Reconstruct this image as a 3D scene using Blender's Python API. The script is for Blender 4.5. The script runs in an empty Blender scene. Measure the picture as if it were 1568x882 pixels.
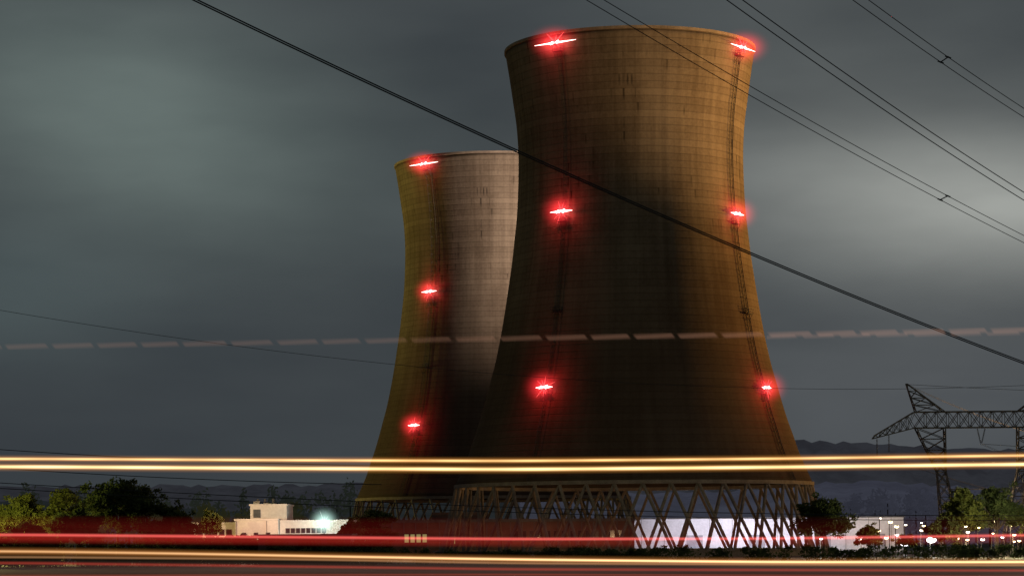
import bpy, math, random
from mathutils import Vector
R = random.Random(7)
EYE = 4.0      # camera height above plant ground (m)
F = 3800.0     # image pixel scale: offsets from the optical axis per F metres of distance
ROLL = .0085   # the photographer's camera was not quite level

def px_point(az, el, d):
    """point from image pixel offsets at a chosen distance: az right / el up in 1/3800 of the distance, d metres north"""
    a = az+el*ROLL; e = el-az*ROLL  # image pixel offsets with the camera roll taken out
    return Vector((a*d/F, d, EYE+e*d/F))

sc = bpy.context.scene
sc.view_settings.view_transform = 'Standard'
sc.view_settings.look = 'None'
sc.view_settings.exposure = 0
sc.view_settings.gamma = 1

# ---------------------------------------------------------------- node helpers
class NT:
    def __init__(s, tree):
        s.t = tree; s.n = tree.nodes; s.l = tree.links
    def node(s, typ, **kw):
        n = s.n.new(typ)
        for k, v in kw.items(): setattr(n, k, v)
        return n
    def put(s, sock, v):
        if isinstance(v, bpy.types.NodeSocket): s.l.new(v, sock)
        elif v is not None: sock.default_value = v
    def m(s, op, a, b=None, c=None, clamp=False):
        n = s.node('ShaderNodeMath', operation=op, use_clamp=clamp)
        s.put(n.inputs[0], a)
        if b is not None: s.put(n.inputs[1], b)
        if c is not None: s.put(n.inputs[2], c)
        return n.outputs[0]
    def mix(s, f, a, b, blend='MIX'):
        n = s.node('ShaderNodeMix', data_type='RGBA', blend_type=blend)
        s.put(n.inputs[0], f)
        s.put(n.inputs[6], (*a, 1) if isinstance(a, tuple) else a)
        s.put(n.inputs[7], (*b, 1) if isinstance(b, tuple) else b)
        return n.outputs[2]
    def noise(s, vec, scale, detail=3, rough=.5):
        n = s.node('ShaderNodeTexNoise')
        n.inputs['Scale'].default_value = scale
        n.inputs['Detail'].default_value = detail
        n.inputs['Roughness'].default_value = rough
        if vec is not None: s.l.new(vec, n.inputs['Vector'])
        return n.outputs['Fac']
    def comb(s, x, y, z):
        n = s.node('ShaderNodeCombineXYZ')
        for i, v in enumerate((x, y, z)): s.put(n.inputs[i], v)
        return n.outputs[0]
    def sep(s, v):
        n = s.node('ShaderNodeSeparateXYZ'); s.l.new(v, n.inputs[0]); return n.outputs
    def ramp(s, v, lo, hi):
        n = s.node('ShaderNodeMapRange'); n.interpolation_type = 'SMOOTHSTEP'
        s.put(n.inputs[0], v); n.inputs[1].default_value = lo; n.inputs[2].default_value = hi
        return n.outputs[0]

def newmat(name):
    m = bpy.data.materials.new(name); m.use_nodes = True
    m.node_tree.nodes.clear()
    t = NT(m.node_tree)
    out = t.node('ShaderNodeOutputMaterial')
    return m, t, out

def simple(name, col, rough=.85, var=.35, scale=.6, metal=0, bump=0.0):
    m, t, out = newmat(name)
    b = t.node('ShaderNodeBsdfPrincipled')
    tc = t.node('ShaderNodeTexCoord').outputs['Object']
    n = t.noise(tc, scale, 6, .6)
    n2 = t.noise(tc, scale*9, 3, .6)
    f = t.m('MULTIPLY_ADD', n2, .4, t.m('MULTIPLY', n, .6))
    f = t.ramp(f, .3, .7)
    c = t.mix(f, tuple(x*(1-var) for x in col), tuple(min(1, x*(1+var)) for x in col))
    t.put(b.inputs['Base Color'], c)
    b.inputs['Roughness'].default_value = rough
    b.inputs['Metallic'].default_value = metal
    if bump:
        bn = t.node('ShaderNodeBump'); bn.inputs['Strength'].default_value = bump
        t.put(bn.inputs['Height'], n2); t.put(b.inputs['Normal'], bn.outputs[0])
    t.l.new(b.outputs[0], out.inputs[0])
    return m

def emis(name, col, strength):
    m, t, out = newmat(name)
    e = t.node('ShaderNodeEmission')
    e.inputs[0].default_value = (*col, 1); e.inputs[1].default_value = strength
    t.l.new(e.outputs[0], out.inputs[0])
    try: m.cycles.emission_sampling = 'NONE'
    except Exception: pass
    return m

def glowmat(name, col, strength, power=3.0):
    m, t, out = newmat(name)
    tc = t.node('ShaderNodeTexCoord').outputs['Object']
    ln = t.node('ShaderNodeVectorMath', operation='LENGTH'); t.l.new(tc, ln.inputs[0])
    f = t.m('SUBTRACT', 1.0, ln.outputs['Value'], clamp=True)
    f = t.m('POWER', f, power)
    e = t.node('ShaderNodeEmission'); e.inputs[0].default_value = (*col, 1)
    t.put(e.inputs[1], t.m('MULTIPLY', f, strength))
    t.l.new(e.outputs[0], out.inputs['Volume'])
    return m

# ---------------------------------------------------------------- mesh helpers
class MB:
    def __init__(s): s.v = []; s.f = []; s.mi = []
    def quad(s, a, b, c, d, mi=0):
        i = len(s.v); s.v += [tuple(a), tuple(b), tuple(c), tuple(d)]; s.f.append((i, i+1, i+2, i+3)); s.mi.append(mi)
    def box(s, x0, x1, y0, y1, z0, z1, mi=0):
        i = len(s.v)
        s.v += [(x, y, z) for z in (z0, z1) for y in (y0, y1) for x in (x0, x1)]
        for f in ((0,2,3,1),(4,5,7,6),(0,1,5,4),(1,3,7,5),(3,2,6,7),(2,0,4,6)):
            s.f.append(tuple(i+k for k in f)); s.mi.append(mi)
    def tube(s, p, q, r, r2=None, n=5, mi=0, cap=True):
        p = Vector(p); q = Vector(q); r2 = r if r2 is None else r2
        d = (q-p)
        if d.length < 1e-6: return
        d.normalize()
        u = d.orthogonal().normalized(); w = d.cross(u)
        i = len(s.v)
        for c, rr in ((p, r), (q, r2)):
            for k in range(n):
                a = 2*math.pi*k/n
                s.v.append(tuple(c+u*(rr*math.cos(a))+w*(rr*math.sin(a))))
        for k in range(n):
            s.f.append((i+k, i+(k+1) % n, i+n+(k+1) % n, i+n+k)); s.mi.append(mi)
        if cap:
            s.f.append(tuple(i+k for k in range(n-1, -1, -1))); s.mi.append(mi)
            s.f.append(tuple(i+n+k for k in range(n))); s.mi.append(mi)
    def path(s, pts, r, n=5, mi=0):
        for a, b in zip(pts[:-1], pts[1:]): s.tube(a, b, r, n=n, mi=mi, cap=False)
    def obj(s, name, mats, parent=None, smooth=False, loc=None):
        me = bpy.data.meshes.new(name); me.from_pydata(s.v, [], s.f)
        if not isinstance(mats, (list, tuple)): mats = [mats]
        for m in mats: me.materials.append(m)
        if any(s.mi): me.polygons.foreach_set('material_index', s.mi)
        if smooth: me.polygons.foreach_set('use_smooth', [True]*len(me.polygons))
        o = bpy.data.objects.new(name, me); sc.collection.objects.link(o)
        if parent: o.parent = parent
        if loc: o.location = loc
        return o

def empty(name, loc=(0, 0, 0)):
    e = bpy.data.objects.new(name, None); e.location = loc; sc.collection.objects.link(e); return e

def sphere(name, loc, rad, mat, parent=None, seg=16):
    mb = MB(); rings = seg//2
    for i in range(rings+1):
        th = math.pi*i/rings
        for j in range(seg):
            ph = 2*math.pi*j/seg
            mb.v.append((math.sin(th)*math.cos(ph), math.sin(th)*math.sin(ph), math.cos(th)))
    for i in range(rings):
        for j in range(seg):
            a = i*seg+j; b = i*seg+(j+1) % seg
            mb.f.append((a, a+seg, b+seg, b)); mb.mi.append(0)
    o = mb.obj(name, mat, parent, True, loc); o.scale = (rad,)*3 if not isinstance(rad, tuple) else rad
    return o

def light(name, typ, loc, power, col, target=None, size=1.0, angle=60, blend=.6, parent=None):
    l = bpy.data.lights.new(name, typ); l.energy = power; l.color = col
    if typ in ('POINT', 'SPOT'): l.shadow_soft_size = size
    if typ == 'SPOT': l.spot_size = math.radians(angle); l.spot_blend = blend
    o = bpy.data.objects.new(name, l); o.location = loc; sc.collection.objects.link(o)
    if target is not None:
        o.rotation_euler = (Vector(target)-Vector(loc)).to_track_quat('-Z', 'Y').to_euler()
    if parent: o.parent = parent
    return o

# ---------------------------------------------------------------- world : night overcast lit from below by town glow
w = bpy.data.worlds.new("World"); sc.world = w; w.use_nodes = True
w.node_tree.nodes.clear(); t = NT(w.node_tree)
out = t.node('ShaderNodeOutputWorld'); bg = t.node('ShaderNodeBackground')
g = t.node('ShaderNodeTexCoord').outputs['Generated']
X, Y, Z = t.sep(g)[:3]
def gauss(cx, cz, sx, sz, shear=0.0):
    dx = t.m('SUBTRACT', X, cx)
    dz = t.m('SUBTRACT', Z, cz)
    if shear: dz = t.m('MULTIPLY_ADD', dx, shear, dz)
    a = t.m('POWER', t.m('ABSOLUTE', t.m('DIVIDE', dx, sx)), 2)
    b = t.m('POWER', t.m('ABSOLUTE', t.m('DIVIDE', dz, sz)), 2)
    return t.m('EXPONENT', t.m('MULTIPLY', t.m('ADD', a, b), -1))
cl = t.noise(t.comb(X, Y, t.m('MULTIPLY', Z, 3.0)), 5, 3, .45)
cl2 = t.noise(t.comb(X, Y, t.m('MULTIPLY', Z, 3.4)), 13, 4, .5)
clf = t.ramp(t.m('MULTIPLY_ADD', cl2, .30, t.m('MULTIPLY', cl, .70)), .32, .70)
base = t.mix(clf, (.036, .044, .050), (.056, .066, .071))
hz = t.ramp(Z, .0, .16)
base = t.mix(hz, t.mix(.55, base, (.042, .049, .057)), base)
gl = gauss(-.150, .168, .085, .042, .20)
gl2 = gauss(-.21, .10, .07, .030)
gr = gauss(.190, .128, .080, .026, .10)
gr2 = gauss(.13, .150, .10, .070)
hr = gauss(.16, .05, .09, .045)
gm = t.m('MULTIPLY_ADD', clf, .4, .8)
def addc(c, f, k): return t.mix(1, c, t.mix(t.m('MULTIPLY', f, gm), (0, 0, 0), k), 'ADD')
col = addc(base, gl, (.090, .118, .104))
col = addc(col, gl2, (.012, .022, .021))
col = addc(col, gr, (.27, .275, .25))
col = addc(col, gr2, (.046, .048, .044))
col = addc(col, hr, (.028, .028, .030))
sky = t.node('ShaderNodeTexSky', sky_type='NISHITA'); sky.sun_disc = False
sky.sun_elevation = math.radians(-3); sky.sun_rotation = math.radians(120)
col = t.mix(1, col, t.mix(1, sky.outputs[0], (.02, .02, .02), 'MULTIPLY'), 'ADD')
t.put(bg.inputs[0], col); bg.inputs[1].default_value = 1.0
t.l.new(bg.outputs[0], out.inputs[0])

# ---------------------------------------------------------------- materials
def concrete_tower(name, c0, c1):
    m, t, out = newmat(name)
    b = t.node('ShaderNodeBsdfPrincipled'); b.inputs['Roughness'].default_value = .95
    b.inputs['Specular IOR Level'].default_value = .10
    uv = t.node('ShaderNodeUVMap'); uv.uv_map = 'UVMap'
    u, v, _ = t.sep(uv.outputs[0])[:3]
    big = t.noise(t.comb(t.m('MULTIPLY', u, .05), t.m('MULTIPLY', v, .03), 0), 1, 4, .55)
    streak = t.noise(t.comb(t.m('MULTIPLY', u, .6), t.m('MULTIPLY', v, .028), 3.1), 1, 5, .6)
    fine = t.noise(t.comb(u, v, 0), 1.3, 5, .7)
    # pour lifts
    H = 1.5
    lift = t.m('FLOOR', t.m('DIVIDE', v, H))
    wn = t.node('ShaderNodeTexWhiteNoise', noise_dimensions='1D'); t.put(wn.inputs['W'], lift)
    wl = wn.outputs['Value']
    joint = t.ramp(t.m('ABSOLUTE', t.m('SUBTRACT', t.m('FRACT', t.m('DIVIDE', v, H)), .5)), .36, .5)
    panel = t.node('ShaderNodeTexWhiteNoise', noise_dimensions='2D')
    t.put(panel.inputs['Vector'], t.comb(t.m('FLOOR', t.m('DIVIDE', u, 3.1)), lift, 0))
    f = t.m('MULTIPLY_ADD', big, .45, t.m('MULTIPLY', streak, .36))
    f = t.m('ADD', f, t.m('MULTIPLY', fine, .26))
    f = t.m('ADD', f, t.m('MULTIPLY', wl, .065))
    f = t.m('ADD', f, t.m('MULTIPLY', panel.outputs['Value'], .03))
    f = t.ramp(f, .36, .78)
    c = t.mix(f, c0, c1)
    c = t.mix(t.m('MULTIPLY', joint, .28), c, tuple(x*.4 for x in c0))
    # unlit lower half: shade painted into the concrete colour, fading towards the throat
    low_shade = t.m('SUBTRACT', 1.0, t.ramp(t.m('MULTIPLY_ADD', big, 24, v), 50, 94))
    c = t.mix(t.m('MULTIPLY', low_shade, .70), c, (.034, .019, .012))
    # short vertical weep stains hanging from the joints
    cu = t.m('DIVIDE', u, 1.05); cv = t.m('DIVIDE', v, 3.0)
    cell = t.node('ShaderNodeTexWhiteNoise', noise_dimensions='2D')
    t.put(cell.inputs['Vector'], t.comb(t.m('FLOOR', cu), t.m('FLOOR', cv), 0))
    on = t.ramp(cell.outputs['Value'], .78, .97)
    msk = t.ramp(t.noise(t.comb(t.m('MULTIPLY', u, .07), t.m('MULTIPLY', v, .11), 4), 1, 3), .46, .62)
    nar = t.m('SUBTRACT', 1.0, t.ramp(t.m('ABSOLUTE', t.m('SUBTRACT', t.m('FRACT', cu), .5)), .10, .36))
    ver = t.ramp(t.m('FRACT', cv), .0, .6)
    st = t.m('MULTIPLY', t.m('MULTIPLY', on, msk), t.m('MULTIPLY', nar, ver))
    hi = t.ramp(v, 55, 78)
    st = t.m('MULTIPLY', t.m('MULTIPLY', st, hi), .75)
    c = t.mix(st, c, tuple(x*.25 for x in c0))
    t.put(b.inputs['Base Color'], c)
    bn = t.node('ShaderNodeBump'); bn.inputs['Strength'].default_value = .4; bn.inputs['Distance'].default_value = .12
    t.put(bn.inputs['Height'], t.m('SUBTRACT', fine, t.m('MULTIPLY', joint, .8)))
    t.put(b.inputs['Normal'], bn.outputs[0])
    t.l.new(b.outputs[0], out.inputs[0])
    return m
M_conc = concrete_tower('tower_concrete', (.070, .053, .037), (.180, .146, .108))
M_leg = simple('leg_concrete', (.17, .135, .10), var=.4, scale=.5)
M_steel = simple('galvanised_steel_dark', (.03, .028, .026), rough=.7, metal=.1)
M_wire = simple('wire_aluminium', (.02, .02, .02), rough=.7)
M_grass = simple('grass_ground', (.035, .038, .02), var=.5, scale=.05, bump=.3)
M_asph = simple('asphalt', (.05, .05, .05), var=.3, scale=2)
M_paint = simple('road_paint', (.7, .68, .6), var=.1)
M_white = simple('painted_wall_white', (.70, .64, .57), var=.14, scale=.25)
M_white2 = simple('metal_cladding_white', (.72, .71, .75), var=.16, scale=.2)
M_brown = simple('brick_wall_brown', (.12, .07, .055), var=.35, scale=.5)
M_roof = simple('roof_membrane', (.10, .10, .10))
M_glass = simple('dark_window_glass', (.02, .025, .03), rough=.15, var=.1)
M_lit = emis('lit_window', (.95, .90, .35), .22)
M_bark = simple('bark', (.05, .038, .028), scale=3)
M_lens = emis('red_lens', (1.0, .10, .10), 6)
M_core = emis('lamp_burn', (1.0, .50, .46), 7)
M_ray = emis('lamp_ray_red', (1.0, .09, .09), 1.6)
M_glow = glowmat('red_lamp_haze', (1.0, .03, .04), .55, 3.0)
M_wlens = emis('white_lens', (.92, 1.0, .98), 12)
M_wray = emis('lamp_ray_white', (.85, 1.0, .98), .9)

def leafmat(name, c0, c1, glow=0):
    m, t, out = newmat(name)
    tc = t.node('ShaderNodeTexCoord').outputs['Object']
    f = t.ramp(t.noise(tc, .45, 4, .65), .35, .65)
    f2 = t.noise(tc, 3.0, 2)
    c = t.mix(f, c0, c1)
    c = t.mix(t.m('MULTIPLY', f2, .5), c, tuple(x*1.6 for x in c1))
    d = t.node('ShaderNodeBsdfDiffuse'); tr = t.node('ShaderNodeBsdfTranslucent')
    t.put(d.inputs[0], c); t.put(tr.inputs[0], c)
    mx = t.node('ShaderNodeMixShader'); mx.inputs[0].default_value = .4
    t.l.new(d.outputs[0], mx.inputs[1]); t.l.new(tr.outputs[0], mx.inputs[2])
    t.l.new(mx.outputs[0], out.inputs[0]); return m
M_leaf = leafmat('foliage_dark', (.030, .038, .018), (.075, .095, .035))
M_leafy = leafmat('foliage_lit', (.06, .07, .02), (.12, .13, .035))  # brighter copy of the leaves, lamp-lit look put into the colour

# ---------------------------------------------------------------- cooling towers
TOP = 111.2
PROF = [(16.0, 39.4), (18.5, 38.3), (22.4, 36.6), (26, 35.4), (30, 34.0), (34, 32.8), (38, 31.7), (42, 30.6),
        (46, 29.7), (50, 28.9), (54, 28.2), (59, 27.4), (65, 26.5), (70, 25.9), (75.6, 25.3), (82, 24.95), (88.6, 24.85), (95, 25.2),
        (100.7, 25.95), (106, 26.7), (109.5, 27.25), (TOP, 27.5)]
def rad(z):
    P = PROF
    if z <= P[0][0]: return P[0][1]
    for i, (a, b) in enumerate(zip(P[:-1], P[1:])):
        if z <= b[0]:
            k = (z-a[0])/(b[0]-a[0])
            m0 = (b[1]-P[i-1][1])/(b[0]-P[i-1][0]) if i > 0 else (b[1]-a[1])/(b[0]-a[0])
            m1 = (P[i+2][1]-a[1])/(P[i+2][0]-a[0]) if i+2 < len(P) else (b[1]-a[1])/(b[0]-a[0])
            h = b[0]-a[0]
            return ((2*k**3-3*k**2+1)*a[1]+(k**3-2*k**2+k)*h*m0+(-2*k**3+3*k**2)*b[1]+(k**3-k**2)*h*m1)
    return P[-1][1]

def cooling_tower(loc, az0):
    root = empty('cooling_tower', loc)
    N = 192; zs = [16.0+i*(TOP-16.0)/96 for i in range(97)]
    prof = [(z, rad(z)) for z in zs]
    prof += [(TOP, 26.6)]+[(z, rad(z)-.55) for z in reversed(zs[:-1])]
    mb = MB(); uvs = []
    for (z, r) in prof:
        for j in range(N):
            a = 2*math.pi*j/N
            mb.v.append((r*math.sin(a), -r*math.cos(a), z))
    K = len(prof)
    for i in range(K):
        i2 = (i+1) % K
        for j in range(N):
            j2 = (j+1) % N
            mb.f.append((i*N+j, i*N+j2, i2*N+j2, i2*N+j)); mb.mi.append(0)
            u0 = j*2*math.pi*31/N; u1 = (j+1)*2*math.pi*31/N
            uvs += [(u0, prof[i][0]), (u1, prof[i][0]), (u1, prof[i2][0]), (u0, prof[i2][0])]
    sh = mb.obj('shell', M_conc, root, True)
    ul = sh.data.uv_layers.new(name='UVMap')
    ul.data.foreach_set('uv', [c for p in uvs for c in p])
    mb = MB()
    def band(r0, r1, z0, z1):
        i = len(mb.v)
        for r, z in ((r0, z0), (r1, z0), (r1, z1), (r0, z1)):
            for j in range(N):
                a = 2*math.pi*j/N; mb.v.append((r*math.sin(a), -r*math.cos(a), z))
        for q in range(4):
            for j in range(N):
                mb.f.append((i+q*N+j, i+q*N+(j+1) % N, i+((q+1) % 4)*N+(j+1) % N, i+((q+1) % 4)*N+j)); mb.mi.append(0)
    band(26.6, 27.8, TOP+.02, TOP+.6)
    band(38.6, 39.8, 15.2, 15.98)
    band(43.4, 44.0, 0, 1.3)
    band(43.4, 44.6, 1.302, 1.5)
    mb.obj('ring_beams', M_leg, root)
    mb = MB(); n = 42
    for i in range(n):
        a = 2*math.pi*i/n
        for s in (-1, 1):
            b = 2*math.pi*(i+s)/n
            p = (39.2*math.sin(a), -39.2*math.cos(a), 15.3)
            q = (43.0*math.sin(b)*1.0, -43.0*math.cos(b), 0.0)
            o = .18*s
            p = (p[0]*(1+o/39), p[1]*(1+o/39), p[2]); q = (q[0]*(1+o/43), q[1]*(1+o/43), q[2])
            mb.tube(q, p, .34, n=8)
        mb.box(43*math.sin(a)-.8, 43*math.sin(a)+.8, -43*math.cos(a)-.8, -43*math.cos(a)+.8, 0, 1.1)
    mb.obj('support_legs', M_leg, root)
    # ladders, platforms, lamps on four meridians
    for k in range(4):
        az = math.radians(az0+90*k+(2.5 if k == 1 else 0))
        nx, ny = math.sin(az), -math.cos(az); tx, ty = math.cos(az), math.sin(az)
        mb = MB()
        def pt(z, off, side=0.0):
            r = rad(z)+off; return (r*nx+side*tx, r*ny+side*ty, z)
        zz = [16+i*(TOP-16.2)/80 for i in range(81)]
        thin = 1.3 if k == 1 else .6
        for sd in (-.35, .35):
            mb.path([pt(z, .35, sd) for z in zz], .05*thin, 4)
        mb.path([pt(z, .9, .0) for z in zz], .05*thin, 4)
        mb.path([pt(z, .18, 1.3) for z in zz], .08*thin, 4)
        z = 16.5
        while z < TOP:
            mb.tube(pt(z, .35, -.35), pt(z, .35, .35), .035, n=4); z += 1.0
        z = 17
        while z < TOP:
            mb.tube(pt(z, .35, -.35), pt(z, .9, 0), .04, n=4); mb.tube(pt(z, .35, .35), pt(z, .9, 0), .04, n=4); z += 2.4
        for zp in (34.5, 52.0, 71.5, 107.5):
            a = [pt(zp, .1, -1.0), pt(zp, .1, 1.2), pt(zp, 1.2, 1.2), pt(zp, 1.2, -1.0)]
            mb.quad(*a)
            mb.quad(*[(p[0], p[1], p[2]-.12) for p in reversed(a)])
            for p, q in zip(a, a[1:]+a[:1]):
                for h in (.0, .55, 1.1): mb.tube((p[0], p[1], p[2]+h), (q[0], q[1], q[2]+h), .045, n=4)
                mb.tube(p, (p[0], p[1], p[2]+1.1), .05, n=4)
            mb.tube(pt(zp, 1.1, -.9), pt(zp-1.5, .1, -.9), .06, n=4); mb.tube(pt(zp, 1.1, 1.1), pt(zp-1.5, .1, 1.1), .06, n=4)
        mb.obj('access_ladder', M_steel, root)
        if k in (2, 3): continue
        for zi, zl in enumerate((109.2, 73.6, 35.9)):
            c = Vector(pt(zl, 1.3))
            L = empty('aircraft_warning_light', c); L.parent = root
            mb = MB()
            mb.tube((-nx*1.2, -ny*1.2, -.5), (0, 0, -.5), .08, n=6); mb.tube((0, 0, -.55), (0, 0, -.25), .3, n=10)
            mb.obj('bracket', M_steel, L)
            ln = MB(); ln.tube((0, 0, -.25), (0, 0, .15), .28, .26, n=12); ln.tube((0, 0, .15), (0, 0, .32), .26, .08, n=12)
            ln.obj('lens', M_lens, L)
            # long-exposure burn of the beacon: drifts sideways along the shell
            hl = (5.4, 2.9, 2.2)[zi]; cr = (.20, .30, .27)[zi]
            tv = Vector((tx, ty, 0)); up = Vector((0, 0, 1))
            mb = MB()
            mb.tube(-tv*hl, -tv*.3, .03, cr, n=8); mb.tube(-tv*.3, tv*.4, cr, cr, n=8); mb.tube(tv*.4, tv*hl, cr, .03, n=8)
            mb.tube(-tv*1.3-up*.25, tv*.9+up*.28, .10, .22, n=6)
            mb.tube(tv*.5-up*.35, -tv*.9+up*.2, .05, .2, n=6)
            mb.obj('burn', M_core, L, True)
            mb = MB(); rr = random.Random(k*7+zi)
            if zi == 0:
                for sx, sz in ((-2.2, 2.2), (2.3, 2.0), (.35, 1.6), (-.5, -1.1), (1.1, -1.0)):
                    mb.tube((0, 0, 0), tuple(tv*sx+up*sz), .20, .02, n=6)
            else:
                for q in range(12):
                    a = q*math.pi*2/12+.25+rr.uniform(-.16, .16); ll = rr.uniform(1.3, 2.9)
                    d = tv*math.cos(a)*ll*1.1+up*math.sin(a)*ll*.95
                    mb.tube((0, 0, 0), tuple(d), .14, .012, n=5)
            mb.obj('rays', M_ray, L)
            sphere('haze', (0, 0, 0), (7.0, 7.0, 4.6) if zi == 0 else (5.6, 5.6, 4.8), M_glow, L)
            light('lamp', 'POINT', (nx*1.2, ny*1.2, .1), 900 if zi == 0 else (1500 if zi == 1 else 2600), (1, .03, .035), size=.6, parent=L)
    return root

NEAR = (27.0, 550, 0); FAR = (-5.3, 717, 0)
cooling_tower(NEAR, -36.5)
cooling_tower(FAR, -40.5)

# ---------------------------------------------------------------- ground, road
mb = MB()
ys = [-4000, -60, 42, 48, 56, 66, 80, 140, 260, 400, 700, 1200, 2500, 14000]
def gz(y):
    if y <= 42: return 2.49
    if y >= 80: return 0.0
    k = (y-42)/38; return 2.49*(1-(3*k*k-2*k**3))
xs = [-9000, -800, -200, -60, 0, 60, 200, 800, 9000]
for y in ys:
    for x in xs: mb.v.append((x, y, gz(y)))
nx = len(xs)
for i in range(len(ys)-1):
    for j in range(nx-1):
        mb.f.append((i*nx+j, i*nx+j+1, (i+1)*nx+j+1, (i+1)*nx+j)); mb.mi.append(0)
mb.obj('ground', M_grass)
mb = MB(); mb.quad((-600, 24, 2.494), (600, 24, 2.494), (600, 38, 2.494), (-600, 38, 2.494)); mb.obj('road', M_asph)
mb = MB()
for y in (24.5, 37.4): mb.quad((-600, y, 2.498), (600, y, 2.498), (600, y+.15, 2.498), (-600, y+.15, 2.498))
for i in range(-50, 50): mb.quad((i*9, 31, 2.498), (i*9+3, 31, 2.498), (i*9+3, 31.15, 2.498), (i*9, 31.15, 2.498))
mb.obj('road_markings', M_paint)
mb = MB()
for i in range(-75, 76): mb.box(i*4-.06, i*4+.06, 39.5, 39.65, 2.4, 3.2)
for z0, z1, yy in ((2.78, 2.90, 39.40), (2.90, 2.98, 39.46), (2.98, 3.10, 39.40)): mb.box(-300, 300, yy, yy+.05, z0+.001, z1-.001)
mb.obj('guardrail', simple('galvanised_steel', (.35, .35, .36), metal=.8, rough=.5))
mb = MB(); mb.quad((-160, 470, .004), (190, 470, .004), (190, 790, .004), (-160, 790, .004)); mb.obj('plant_yard_pavement', simple('yard_concrete', (.10, .093, .085), scale=.1))

# ---------------------------------------------------------------- light trails over the road
def trail(name, pts, d, h, col, strength, k=3.0, mod=None, dash=None, parent=None, noise_amt=0, start=None, fade=None):
    """pts: (az, el) image pixel offsets, placed at distance d; the band is vertical, runs parallel to the road"""
    P = [px_point(a, e, d) for a, e in pts]
    a, b = P[0], P[-1]
    P = ([Vector((-70, d, a.z))] if start is None else [])+P+[Vector((70, d, b.z))]
    Q = []
    for p, q in zip(P[:-1], P[1:]):
        n = max(1, int((q.x-p.x)/.35))
        for i in range(n): Q.append(p.lerp(q, i/n))
    Q.append(P[-1])
    for _ in range(3):
        Q = [Q[0]]+[(Q[i-1]+Q[i]*2+Q[i+1])/4 for i in range(1, len(Q)-1)]+[Q[-1]]
    hh = h*d/F/2
    mb = MB(); uv = []
    for p in Q: mb.v += [(p.x, p.y, p.z-hh), (p.x, p.y, p.z+hh)]
    for i in range(len(Q)-1):
        mb.f.append((2*i, 2*i+2, 2*i+3, 2*i+1)); mb.mi.append(0)
        u0, u1 = Q[i].x, Q[i+1].x
        uv += [u0, 0, u1, 0, u1, 1, u0, 1]
    m, t, out = newmat(name+'_light')
    uvn = t.node('ShaderNodeUVMap'); uvn.uv_map = 'UVMap'
    u, v, _ = t.sep(uvn.outputs[0])[:3]
    c = t.m('MULTIPLY', t.m('SUBTRACT', v, .5), 2)
    if dash:
        per, duty, sl = dash
        wob = t.noise(t.comb(t.m('MULTIPLY', u, .6), 0, 0), 1, 2)
        ph = t.m('FRACT', t.m('ADD', t.m('ADD', t.m('DIVIDE', u, per), t.m('MULTIPLY', wob, .5)), t.m('MULTIPLY', c, sl)))
        c = t.m('ADD', c, t.m('MULTIPLY', t.m('SUBTRACT', ph, .5), -.40))
    pr = t.m('EXPONENT', t.m('MULTIPLY', t.m('POWER', t.m('ABSOLUTE', t.m('MULTIPLY', c, k)), 2), -1))
    edge = t.ramp(t.m('SUBTRACT', 1.0, t.m('ABSOLUTE', t.m('MULTIPLY', t.m('SUBTRACT', v, .5), 2))), 0, .25)
    s = t.m('MULTIPLY', t.m('MULTIPLY', pr, edge), strength)
    if dash:
        dd = t.m('MULTIPLY', t.ramp(ph, 0, .07), t.m('SUBTRACT', 1.0, t.ramp(ph, duty-.06, duty)))
        s = t.m('MULTIPLY', s, dd)
    if mod:
        s = t.m('MULTIPLY', s, t.m('MULTIPLY_ADD', t.m('SINE', t.m('MULTIPLY', u, mod[0])), mod[1], 1-mod[1]))
    if fade:
        s = t.m('MULTIPLY', s, t.m('MULTIPLY_ADD', t.ramp(u, fade[0], fade[1]), fade[3]-fade[2], fade[2]))
    if noise_amt:
        nn = t.noise(t.comb(t.m('MULTIPLY', u, .35), t.m('MULTIPLY', v, 5.0), 0), 1, 4)
        s = t.m('MULTIPLY', s, t.m('MULTIPLY_ADD', t.m('SUBTRACT', nn, .5), noise_amt*2, 1.0, clamp=True))
    e = t.node('ShaderNodeEmission'); e.inputs[0].default_value = (*col, 1); t.put(e.inputs[1], s)
    tr = t.node('ShaderNodeBsdfTransparent'); ad = t.node('ShaderNodeAddShader')
    t.l.new(e.outputs[0], ad.inputs[0]); t.l.new(tr.outputs[0], ad.inputs[1]); t.l.new(ad.outputs[0], out.inputs[0])
    try: m.cycles.emission_sampling = 'NONE'
    except Exception: pass
    o = mb.obj(name, m, parent)
    ul = o.data.uv_layers.new(name='UVMap'); ul.data.foreach_set('uv', uv)
    return o

HT = empty('headlight_trail'); TT = empty('taillight_trail'); MT = empty('truck_marker_light_trail')
up = [(-784, 123), (-400, 121), (0, 119.5), (400, 123), (784, 128)]
lo = [(-784, 111), (-400, 108.5), (0, 106.5), (400, 110), (784, 114.5)]
trail('upper_beam_halo', up, 30.0, 15, (1, .40, .07), .34, 2.0, parent=HT)
trail('upper_beam', up, 29.95, 7, (1, .58, .24), 1.5, 2.2, mod=(7.0, .16), parent=HT)
trail('lower_beam_halo', lo, 30.1, 17, (1, .40, .07), .40, 2.0, parent=HT)
trail('lower_beam', lo, 30.05, 9, (1, .70, .34), 2.0, 2.2, mod=(5.3, .16), parent=HT)
b1 = [(-784, -18), (-500, -22), (-300, -26), (0, -31), (400, -35), (784, -35)]
trail('near_beam_halo', b1, 28.0, 17, (1, .36, .08), .30, 2.0, parent=HT)
trail('near_beam', b1, 27.95, 7, (1, .62, .30), 1.2, 2.2, parent=HT, fade=(-5, 2, .5, 1.4))
b2 = [(-784, -27), (-300, -31), (0, -37), (784, -40)]
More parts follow.
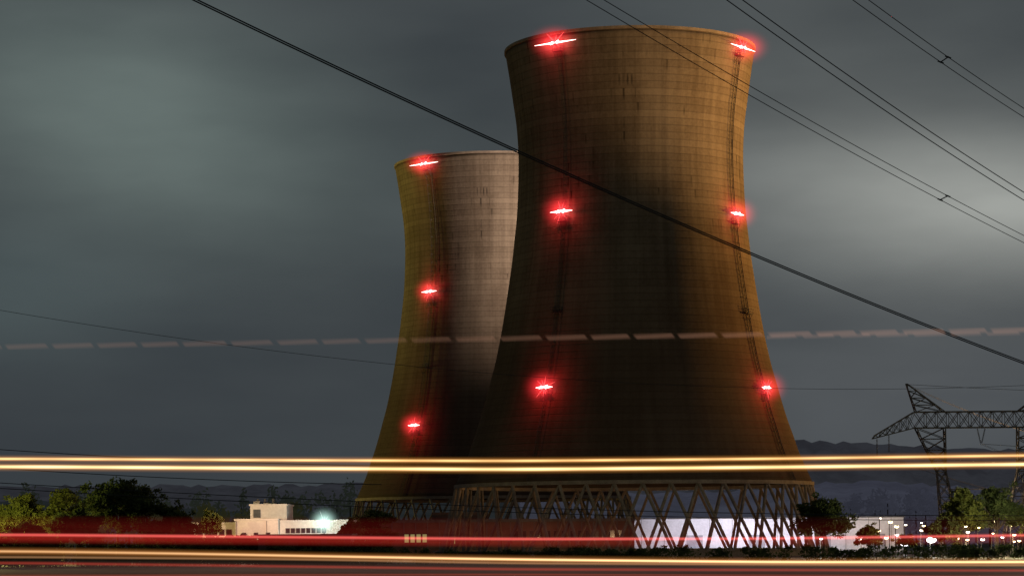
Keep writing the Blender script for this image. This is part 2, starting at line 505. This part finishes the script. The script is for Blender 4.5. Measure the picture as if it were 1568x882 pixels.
trail('near_beam_second', b2, 28.1, 7, (1, .50, .22), .26, 2.2, parent=HT)
rd = [(-784, 7), (-200, 2), (0, 0), (400, 1), (784, 6)]
trail('red_line', rd, 33.0, 8, (1, .14, .12), .75, 2.0, parent=TT)
trail('red_line_soft', [(a, e-5) for a, e in rd], 33.1, 18, (1, .045, .03), .18, 1.6, parent=TT, fade=(-4, 2, 1, .5))
trail('red_haze', [(-784, 14), (0, 10), (784, 14)], 33.3, 50, (.8, .04, .03), .065, 1.4, noise_amt=1.2, parent=TT, fade=(-3, 2, 1.0, .35))
trail('red_haze_low', [(-784, -50), (0, -52), (784, -50)], 33.4, 40, (.8, .22, .13), .035, 1.3, noise_amt=1.6, parent=TT)
trail('grey_haze_low', [(-784, -44), (0, -46), (784, -46)], 33.45, 30, (.7, .55, .45), .025, 1.3, noise_amt=1.6, parent=HT)
trail('red_line_low', [(-784, -36), (0, -46), (784, -48)], 33.2, 7, (1, .08, .05), .22, 1.8, parent=TT)
trail('red_line_lowest', [(-784, -56), (0, -54), (784, -57)], 33.5, 5, (1, .10, .05), .15, 1.8, parent=TT)
trail('marker_band', [(-784, 294), (-400, 300), (0, 307), (400, 313), (784, 320)], 31.0, 11, (1, .50, .32), .060, 1.4, dash=(.56, .94, .06), parent=MT, fade=(-2, 3, .75, 1.4))
trail('marker_band_second', [(390, 309), (560, 312), (784, 315)], 31.2, 9, (1, .52, .36), .05, 1.4, dash=(.47, .9, .05), parent=MT, start=1)

# ---------------------------------------------------------------- overhead wires
def wire(name, a, b, sag, r, ext=(1.2, 1.6), pair=None, spacers=()):
    A = px_point(*a); B = px_point(*b)
    root = empty(name)
    offs = [Vector((0, 0, 0))]+([Vector(pair)] if pair else [])
    for i, o in enumerate(offs):
        pts = []
        n = 70; t0, t1 = -ext[0], 1+ext[1]
        for k in range(n+1):
            tt = t0+(t1-t0)*k/n
            p = A.lerp(B, tt); p.z -= 4*sag*tt*(1-tt)
            pts.append(p+o)
        mb = MB(); mb.path(pts, r, 6); mb.obj('conductor_%d' % (i+1), M_wire, root, True)
    for tt in spacers:
        p = A.lerp(B, tt); p.z -= 4*sag*tt*(1-tt)
        mb = MB(); q = p+Vector(pair)
        d = (q-p); mb.tube(p-d*.1, q+d*.1, r*1.6, n=6); mb.tube(p-Vector((.12, 0, -.05)), p+Vector((.12, 0, -.05)), r*2.0, n=6)
        mb.tube(q-Vector((.12, 0, -.05)), q+Vector((.12, 0, -.05)), r*2.0, n=6)
        mb.obj('spacer', M_wire, root)
wire('overhead_power_line', (-494, 827, 80), (784, 268, 105), .42, .024, (.6, .8), pair=(0, .3, .12))
wire('overhead_power_line', (113, 825, 90), (784, 453, 120), .22, .016, pair=(.35, 0, .17), spacers=(.76,))
wire('overhead_power_line', (328, 825, 90), (784, 518, 115), .16, .020, pair=(.50, 0, .05))
wire('overhead_power_line', (521, 825, 90), (784, 645, 112), .08, .016, pair=(.30, 0, .20), spacers=(.46,))
wire('overhead_ground_wire', (-784, 350, 90), (784, 235, 110), 1.1, .008, (.3, .3))
wire('overhead_service_wire', (-784, 137, 120), (-200, 112, 120), .12, .018, (.5, 0.0), pair=(0, 0, -.9))
wire('overhead_service_wire', (-784, 86, 130), (784, 36, 150), .45, .020, (.3, .3), pair=(0, .5, -.28))

# ---------------------------------------------------------------- transmission pylon (delta lattice, horizontal beam)
def pylon(cx, cy):
    root = empty('transmission_pylon', (cx, cy, -.75))
    mb = MB()
    def lat(b4, t4, n, r, rb):
        b4 = [Vector(p) for p in b4]; t4 = [Vector(p) for p in t4]
        for p, q in zip(b4, t4): mb.tube(p, q, r, n=4)
        for i in range(n):
            f0, f1 = i/n, (i+1)/n
            for k in range(4):
                a0 = b4[k].lerp(t4[k], f0); a1 = b4[k].lerp(t4[k], f1)
                c0 = b4[(k+1) % 4].lerp(t4[(k+1) % 4], f0); c1 = b4[(k+1) % 4].lerp(t4[(k+1) % 4], f1)
                mb.tube(a0, c1, rb, n=3); mb.tube(c0, a1, rb, n=3); mb.tube(a1, c1, rb, n=3)
    lat([(-13.5, -1.3, 26.4), (-13.5, 1.3, 26.4), (-13.5, 1.3, 29.6), (-13.5, -1.3, 29.6)],
        [(13.5, -1.3, 26.4), (13.5, 1.3, 26.4), (13.5, 1.3, 29.6), (13.5, -1.3, 29.6)], 12, .15, .085)
    for s in (-1, 1):
        lat([(13.5*s, -1.3, 26.4), (13.5*s, 1.3, 26.4), (13.5*s, 1.3, 29.6), (13.5*s, -1.3, 29.6)],
            [(22*s, -.15, 24.3), (22*s, .15, 24.3), (21.6*s, .15, 24.9), (21.6*s, -.15, 24.9)], 6, .15, .07)
        lat([(13.2*s, -1.1, 29.6), (7.4*s, -1.1, 29.6), (7.4*s, 1.1, 29.6), (13.2*s, 1.1, 29.6)],
            [(15.1*s, -.1, 35.3), (14.8*s, -.1, 35.3), (14.8*s, .1, 35.3), (15.1*s, .1, 35.3)], 4, .15, .08)
        lat([(9.0*s, -.6, 17.5), (7.2*s, -.6, 17.5), (7.2*s, .6, 17.5), (9.0*s, .6, 17.5)],
            [(13.2*s, -1.3, 26.4), (7.4*s, -1.3, 26.4), (7.4*s, 1.3, 26.4), (13.2*s, 1.3, 26.4)], 4, .17, .09)
        lat([(7.6*s, -2.4, 0), (3.6*s, -2.4, 0), (3.6*s, 2.4, 0), (7.6*s, 2.4, 0)],
            [(9.0*s, -.6, 17.5), (7.2*s, -.6, 17.5), (7.2*s, .6, 17.5), (9.0*s, .6, 17.5)], 7, .17, .09)
    mb.tube((-6.2, 0, 14), (6.2, 0, 14), .12, n=4); mb.tube((-6.2, 0, 14), (4.8, 0, 5), .1, n=4); mb.tube((6.2, 0, 14), (-4.8, 0, 5), .1, n=4)
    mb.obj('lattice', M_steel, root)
    mb = MB()
    for x, z in ((-21, 24.4), (-18.6, 25.2), (-0.8, 26.3), (.8, 26.3), (18.6, 25.2), (21, 24.4)):
        top = Vector((x, 0, z)); bot = Vector((x*1.0 if abs(x) > 2 else x*.1, 0, z-3.6 if abs(x) > 2 else 23.2))
        mb.tube(top, bot, .05, n=5)
        for i in range(12):
            p = top.lerp(bot, (i+1)/13); mb.tube(p, p+Vector((0, 0, -.1)), .17, n=8)
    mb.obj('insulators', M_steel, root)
    mb = MB()
    for x, z in ((-19.8, 21), (0, 23.1), (19.8, 21), (-15, 35.2), (15, 35.2)):
        for dx in (-.25, .25):
            pts = [(x+dx+k/30*230, -k/30*120, z-4*6*(k/30)*(1-k/30)) for k in range(31)]
            mb.path(pts, .03, 4)
            pts = [(x+dx+k/30*160, k/30*300, z-4*9*(k/30)*(1-k/30)) for k in range(31)]
            mb.path(pts, .03, 4)
    mb.obj('line_conductors', M_wire, root)
pylon(94.7, 500)

# ---------------------------------------------------------------- buildings
def windows(mbf, mbg, x0, x1, y, z0, z1, n, gap=.35):
    wd = (x1-x0)/n
    for i in range(n):
        a = x0+i*wd+gap*wd/2; b = x0+(i+1)*wd-gap*wd/2
        mbg.box(a, b, y-.04, y+.02, z0, z1)
        for (p, q, r, s) in ((a-.1, a, z0-.1, z1+.1), (b, b+.1, z0-.1, z1+.1), (a, b, z0-.1, z0), (a, b, z1, z1+.1)):
            mbf.box(p, q, y-.09, y+.02, r, s)
B = empty('control_building', (0, 0, 0))
mb = MB()
mb.box(-53.5, -45.2, 480, 500, 0, 8.0); mb.box(-51.0, -43.9, 484, 498, 8.0, 10.9)
mb.box(-45.18, -31.4, 481.5, 500, 0, 7.7)
mb.box(-50.6, -49.4, 486, 488, 10.9, 11.8); mb.box(-48.6, -46.3, 486, 489, 10.9, 11.5)
mb.box(-62.5, -53.52, 484, 500, 0, 7.4)
mb.obj('walls', M_white, B)
mb = MB()
for (a, b, c, d, z) in ((-53.7, -45.2, 479.8, 500.2, 8.0), (-51.2, -43.7, 483.8, 498.2, 10.9), (-45.17, -31.2, 481.3, 500.2, 7.7), (-62.7, -53.53, 483.8, 500.2, 7.4)):
    mb.box(a, b, c, c+.3, z+.002, z+.35); mb.box(a, b, d-.3, d, z+.002, z+.35)
    mb.box(a, a+.3, c+.3, d-.3, z+.002, z+.35); mb.box(b-.3, b, c+.3, d-.3, z+.002, z+.35)
mb.obj('parapet', M_white, B)
mf, mg = MB(), MB()
windows(mf, mg, -44, -36, 481.5, 5.6, 6.4, 8)
windows(mf, mg, -61.5, -54.5, 484, 5.2, 6.3, 5)
windows(mf, mg, -44, -33, 481.5, 2.2, 3.4, 9)
windows(mf, mg, -53, -46, 480, 4.6, 5.6, 3, .7)
mf.obj('window_frames', M_roof, B); mg.obj('window_glass', M_glass, B)
mb = MB()
for x in (-49.8, -48.4, -46.8): mb.tube((x, 487, 11.4), (x, 487, 12.3), .25, n=10)
mb.box(-50.4, -49.2, 479.9, 480.02, 0, 2.6); mb.box(-35, -32.5, 481.4, 481.52, 0, 3.0)
mb.box(-50.4, -49.0, 483.9, 484.02, 8.6, 10.2)
for x in (-53.3, -47.4): mb.tube((x, 479.9, 0), (x, 479.9, 8), .07, n=6)
mb.obj('vents_and_doors', M_roof, B)
L = empty('flood_light', (-36.2, 478.5, 7.5))
mb = MB(); mb.tube((0, 0, -7.5), (0, 0, -.2), .12, .08, n=8); mb.box(-.35, .35, -.2, .3, -.18, .14); mb.obj('pole', M_steel, L)
sphere('lens', (0, -.35, 0), (.45, .25, .45), M_wlens, L)
mb = MB()
for q in range(14):
    a = q*math.pi/7+.1; l = (2.4, 1.1, 1.6, 1.3)[q % 4]
    mb.tube((0, -.4, 0), (math.cos(a)*l, -.4, math.sin(a)*l), .07, .01, n=5)
mb.obj('rays', M_wray, L)
sphere('haze', (0, -.3, 0), 3.8, glowmat('white_lamp_haze', (.60, .95, .85), .9, 3), L)
light('lamp', 'POINT', (0, -1.2, 0), 1500, (.85, 1, .95), size=.3, parent=L)
light('yard_lamp_glow', 'POINT', (-47, 469, 10), 5600, (1, .66, .44), size=.6)
light('yard_lamp_glow', 'POINT', (-60, 476, 8), 450, (1, .62, .3), size=.6)

S = empty('storage_building')
mb = MB(); mb.box(-44, -28, 430, 445, 0, 4.9); mb.obj('walls', M_brown, S)
mb = MB(); mb.box(-44.3, -27.7, 429.7, 445.3, 4.902, 5.2); mb.obj('roof', M_roof, S)
mf, mg = MB(), MB(); windows(mf, mg, -43, -29, 430, 1.2, 2.8, 6, .5); mf.obj('window_frames', M_roof, S); mg.obj('window_glass', M_glass, S)

T = empty('turbine_building')
mb = MB(); mb.box(-36, 30.5, 618, 632, 0, 8.6); mb.box(-20, -6, 620, 631, 8.6, 10.8); mb.obj('walls', M_brown, T)
mb = MB(); mb.box(-36.3, 30.8, 617.7, 618, 8.3, 9.0)
for k in range(23): mb.box(-35.9+k*2.95, -35.6+k*2.95, 617.85, 618.02, 0, 8.28)
mb.obj('pilasters', M_roof, T)
mf, mg = MB(), MB(); windows(mf, mg, -27, -21, 618, 3.4, 5.4, 4, .3); windows(mf, mg, -17, -14, 618, 3.0, 4.4, 3, .4); mf.obj('window_frames', M_roof, T); mg.obj('lit_window_glass', M_lit, T)
mf, mg = MB(), MB(); windows(mf, mg, 0, 28, 618, 4.2, 6.0, 14, .45); mf.obj('upper_window_frames', M_roof, T); mg.obj('window_glass', M_glass, T)
light('yard_lamp_glow', 'POINT', (6, 608, 4), 500, (1, .60, .28), size=.4)
light('yard_lamp_glow', 'POINT', (24, 606, 3), 400, (1, .60, .28), size=.4)
light('yard_lamp_glow', 'POINT', (-14, 608, 4), 300, (1, .60, .28), size=.4)

Wh = empty('warehouse')
mb = MB(); mb.box(31.2, 101, 640, 664, 0, 8.8); mb.obj('walls', M_white2, Wh)
mb = MB(); mb.box(31, 101.3, 639.6, 664.3, 8.802, 9.1)
for k in range(12): mb.box(33.4+k*5.85, 33.46+k*5.85, 639.9, 640.02, 0, 8.79)
mb.obj('roof_and_ribs', M_roof, Wh)
mb = MB()
for x in (45, 61, 78, 92): mb.box(x, x+4.2, 639.85, 640.02, 0, 4.6)
mb.obj('roller_doors', simple('roller_door', (.35, .36, .4)), Wh)
for i, (x, p) in enumerate(((37, 1200), (48, 2600), (60, 3800), (70, 2400), (79, 1500), (90, 1300), (99, 900))):
    light('warehouse_flood', 'POINT', (x, 630, 6.5), p, (.92, .88, 1.0) if i < 5 else (1, .82, .62), size=.5)

def lamp_post(x, y, h, col, power, r=.3):
    L = empty('street_lamp', (x, y, 0))
    mb = MB(); mb.tube((0, 0, 0), (0, 0, h), .12, .07, n=8); mb.tube((0, 0, h), (0, -1.2, h+.15), .06, n=6); mb.box(-.2, .2, -1.7, -1.1, h+.06, h+.22); mb.obj('pole', M_steel, L)
    sphere('lens', (0, -1.4, h), (r, .3, r*.6), emis('lamp_head', col, 9), L, 10)
    if power: light('lamp', 'POINT', (0, -1.4, h-.5), power, col, size=.3, parent=L)
rl = random.Random(5)
for x, y, h, c, p, r in ((64, 455, 3.4, (1, .80, .55), 900, .3), (72, 456, 2.6, (.95, .95, 1), 3200, .9), (77, 457, 3.2, (1, .92, .85), 2600, .9),
                      (69, 468, 5.0, (1, .66, .35), 900, .35), (84, 457, 5.6, (1, .70, .40), 1800, .35), (92, 458, 6.5, (1, .74, .45), 2200, .35),
                      (98, 458, 5.2, (1, .7, .4), 1500, .3), (57, 459, 3.6, (.95, .95, 1), 900, .3), (-92, 470, 5.5, (1, .66, .3), 900, .3),
                      (-79, 452, 6.2, (1, .60, .25), 700, .3), (89, 441, 4.0, (1, .72, .42), 1500, .3), (80.5, 440, 3.2, (1, .72, .42), 1200, .3)):
    lamp_post(x, y, h, c, p, r)
for i in range(30):
    lamp_post(rl.uniform(66, 104), rl.uniform(440, 468), rl.uniform(2.8, 7.5), (1, rl.uniform(.6, .85), rl.uniform(.3, .65)), 0, rl.uniform(.18, .42))

# ---------------------------------------------------------------- trees
def leaves(mb, c, rx, rz, n, size, rr, mi=1):
    for _ in range(n):
        while True:
            p = Vector((rr.uniform(-1, 1), rr.uniform(-1, 1), rr.uniform(-1, 1)))
            if .15 < p.length < 1: break
        p = p*(.55+.45*p.length)
        q = c+Vector((p.x*rx, p.y*rx, p.z*rz))
        a = Vector((rr.gauss(0, 1), rr.gauss(0, 1), rr.gauss(0, 1))).normalized()
        b = a.orthogonal().normalized()
        s = size*rr.uniform(.5, 1.3)
        mb.quad(q-a*s, q-b*s*.55, q+a*s, q+b*s*.55, mi)
def tree(name, x, y, h, w, seed, mat, dens=1.0, leaf=.38):
    rr = random.Random(seed)
    mb = MB()
    th = h*.3
    prev = Vector((0, 0, 0)); pr = .022*h+.1
    for k in range(4):
        nx_ = Vector((rr.uniform(-.2, .2), rr.uniform(-.2, .2), th*(k+1)/4*1.3)); mb.tube(prev, nx_, pr, pr*.82, n=7); prev = nx_; pr *= .82
    top = prev
    nb = int(16*dens)+4
    for i in range(nb):
        a = rr.uniform(0, 2*math.pi); el = rr.uniform(-.35, 1.0)
        rad_ = w*.5*math.sqrt(max(.05, 1-(max(0, el))**2))*rr.uniform(.35, 1.0)
        e = Vector((math.cos(a)*rad_, math.sin(a)*rad_, h*.55+el*h*.36*rr.uniform(.75, 1.05)))
        mid = top.lerp(e, .5)+Vector((0, 0, .08*h*rr.uniform(-.5, 1)))
        mb.tube(top*.9, mid, pr*.6, pr*.35, n=5); mb.tube(mid, e, pr*.35, pr*.1, n=4)
        cr = w*rr.uniform(.11, .19)
        leaves(mb, e, cr, cr*rr.uniform(.6, .9), int(100*dens), leaf, rr)
        for q in range(3):
            o = e+Vector((rr.gauss(0, cr*.8), rr.gauss(0, cr*.8), rr.gauss(0, cr*.6)))
            leaves(mb, o, cr*.5, cr*.4, int(28*dens), leaf*.8, rr)
    return mb.obj(name, [M_bark, mat], loc=(x, y, 0))
tree('broadleaf_tree', -71.5, 450, 16.4, 12, 1, M_leaf, 1.6)
tree('broadleaf_tree', -66, 448, 13.5, 9, 2, M_leaf, 1.3)
tree('broadleaf_tree', -60.5, 446, 11.0, 9, 3, M_leaf, 1.2)
tree('broadleaf_tree', -77, 440, 10.5, 9, 4, M_leaf, 1.2)
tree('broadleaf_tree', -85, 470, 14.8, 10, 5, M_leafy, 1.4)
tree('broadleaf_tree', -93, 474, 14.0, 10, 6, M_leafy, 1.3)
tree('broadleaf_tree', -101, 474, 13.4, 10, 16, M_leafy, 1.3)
tree('broadleaf_tree', -84, 430, 8.0, 8, 7, M_leaf, 1.1)
tree('broadleaf_tree', -92, 430, 7.2, 7, 17, M_leaf, 1.0)
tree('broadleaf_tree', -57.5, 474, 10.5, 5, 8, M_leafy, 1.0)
tree('broadleaf_tree', -24.5, 455, 10.2, 7.5, 9, M_leaf, 1.2)
tree('broadleaf_tree', -29, 450, 7.8, 5, 10, M_leaf, .9)
tree('broadleaf_tree', 56.5, 450, 11.4, 10.5, 11, M_leaf, 1.5)
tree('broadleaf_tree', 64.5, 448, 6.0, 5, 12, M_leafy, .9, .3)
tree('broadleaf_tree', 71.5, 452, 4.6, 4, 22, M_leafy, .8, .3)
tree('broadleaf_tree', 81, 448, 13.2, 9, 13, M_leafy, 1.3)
tree('broadleaf_tree', 88, 450, 14.0, 10, 14, M_leaf, 1.3)
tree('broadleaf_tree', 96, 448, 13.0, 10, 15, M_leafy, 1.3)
tree('broadleaf_tree', 77, 445, 8.0, 6, 18, M_leaf, 1.0)

def mass(name, x0, x1, y0, y1, h0, h1, n, mat, per=70, leaf=.5, seed=0, cw=(2, 4), zb=0):
    rr = random.Random(seed); mb = MB()
    for i in range(n):
        x = rr.uniform(x0, x1); y = rr.uniform(y0, y1); h = rr.uniform(h0, h1); c = rr.uniform(*cw)
        mb.tube((x, y, zb), (x, y, zb+h*.7), .02*h, .01*h, n=4)
        leaves(mb, Vector((x, y, zb+h*.48)), c, h*.5, per, leaf, rr)
        leaves(mb, Vector((x+rr.gauss(0, c*.4), y, zb+h*.8)), c*.5, h*.22, per//2, leaf, rr)
    return mb.obj(name, [M_bark, mat])
mass('roadside_shrubs', -105, 112, 392, 412, 1.6, 3.0, 150, M_leaf, 100, .3, 31, (1.4, 2.6))
mass('roadside_shrubs', -108, -20, 415, 425, 3.4, 5.0, 52, M_leaf, 150, .36, 32, (2, 3.2))
mass('hedge', -66, -42, 452, 458, 4.2, 5.2, 44, M_leaf, 260, .4, 33, (1.6, 2.4))

# ---------------------------------------------------------------- distant hills and woods with night haze
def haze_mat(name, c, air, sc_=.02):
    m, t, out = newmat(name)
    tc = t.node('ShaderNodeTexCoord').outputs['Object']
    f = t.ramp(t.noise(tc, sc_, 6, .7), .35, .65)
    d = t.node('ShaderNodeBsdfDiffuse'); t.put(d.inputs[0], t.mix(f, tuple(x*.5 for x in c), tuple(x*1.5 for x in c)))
    e = t.node('ShaderNodeEmission'); t.put(e.inputs[0], t.mix(f, tuple(x*.85 for x in air), tuple(x*1.12 for x in air))); e.inputs[1].default_value = 1  # distance haze put onto the surface as faint emission
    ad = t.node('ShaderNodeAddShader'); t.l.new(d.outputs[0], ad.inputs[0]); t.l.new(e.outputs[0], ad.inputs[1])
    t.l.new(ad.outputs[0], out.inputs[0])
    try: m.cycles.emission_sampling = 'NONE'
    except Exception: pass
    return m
def ridge(name, y, x0, x1, hf, mat, step, depth=500, seed=0):
    rr = random.Random(seed); mb = MB(); n = int((x1-x0)/step)
    for i in range(n+1):
        x = x0+i*step; h = hf(x)
        mb.v += [(x, y, 0), (x, y+depth*.15, h*.55+rr.uniform(-1, 1)*h*.03), (x, y+depth*.4, h+rr.uniform(-1, 1)*step*.25), (x, y+depth, h*.8), (x, y+depth*1.6, 0)]
    for i in range(n):
        for k in range(4):
            a = i*5+k; mb.f.append((a, a+5, a+6, a+1)); mb.mi.append(0)
    return mb.obj(name, mat)
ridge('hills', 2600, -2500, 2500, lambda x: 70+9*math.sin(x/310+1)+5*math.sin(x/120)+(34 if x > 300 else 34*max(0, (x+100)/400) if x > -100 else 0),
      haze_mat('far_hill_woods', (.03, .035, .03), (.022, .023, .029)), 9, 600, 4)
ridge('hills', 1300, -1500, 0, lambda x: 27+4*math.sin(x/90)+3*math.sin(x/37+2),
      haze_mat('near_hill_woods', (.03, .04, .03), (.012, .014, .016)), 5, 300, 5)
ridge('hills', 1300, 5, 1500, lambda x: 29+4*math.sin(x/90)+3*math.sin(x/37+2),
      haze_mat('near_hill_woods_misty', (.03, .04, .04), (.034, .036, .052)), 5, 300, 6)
def mass2(name, x0, x1, y0, y1, h0, h1, n, mat, seed, per=60):
    return mass(name, x0, x1, y0, y1, h0, h1, n, mat, per, 1.1, seed, (4, 7))
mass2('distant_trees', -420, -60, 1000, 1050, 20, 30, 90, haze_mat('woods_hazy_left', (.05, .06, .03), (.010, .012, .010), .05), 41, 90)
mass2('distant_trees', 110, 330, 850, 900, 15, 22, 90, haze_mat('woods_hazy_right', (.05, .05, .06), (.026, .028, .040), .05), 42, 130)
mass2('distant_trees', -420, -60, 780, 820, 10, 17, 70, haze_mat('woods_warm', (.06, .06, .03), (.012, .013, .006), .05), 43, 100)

# ---------------------------------------------------------------- plant floodlighting (sodium)
light('sodium_flood', 'SPOT', (270, 590, 12), 4.4e6, (1, .50, .11), (44, 552, 84), 3, 40, 1.0)
light('sodium_flood', 'SPOT', (200, 340, 10), 3.1e6, (1, .60, .27), (48, 530, 104), 3, 16, 1.0)
light('sodium_flood', 'SPOT', (-230, 785, 12), 2.4e6, (1, .78, .16), (-30, 715, 72), 3, 46, 1.0)
light('sodium_flood', 'SPOT', (-210, 720, 12), .16e6, (1, .70, .14), (5, 560, 86), 3, 34, 1.0)
light('mercury_flood', 'SPOT', (215, 565, 12), 8.5e6, (1, .76, .62), (10, 695, 95), 3, 25, 1.0)
light('leg_flood', 'POINT', (95, 500, 10), 9000, (1, .68, .36), size=1)
light('leg_flood', 'POINT', (28, 560, 3), 4500, (1, .60, .30), size=1)
light('leg_flood', 'POINT', (-6, 700, 4), 4000, (1, .60, .30), size=1)
light('tree_flood', 'POINT', (-98, 452, 10), 24000, (.95, .9, .25), size=1)
light('tree_flood', 'POINT', (88, 428, 8), 16000, (.95, .92, .55), size=1)
s = light('sun', 'SUN', (0, 0, 300), .02, (1, .92, .8)); s.data.angle = math.radians(10); s.rotation_euler = (math.radians(50), 0, math.radians(60))

# ---------------------------------------------------------------- camera
cd = bpy.data.cameras.new('camera'); cam = bpy.data.objects.new('camera', cd); sc.collection.objects.link(cam)
cam.location = (0, 0, EYE); cam.rotation_euler = (math.radians(90), ROLL, 0)
cd.sensor_width = 36; cd.lens = 36*F/1568; cd.shift_y = (825-441)/1568
cd.clip_start = .5; cd.clip_end = 20000
sc.camera = cam
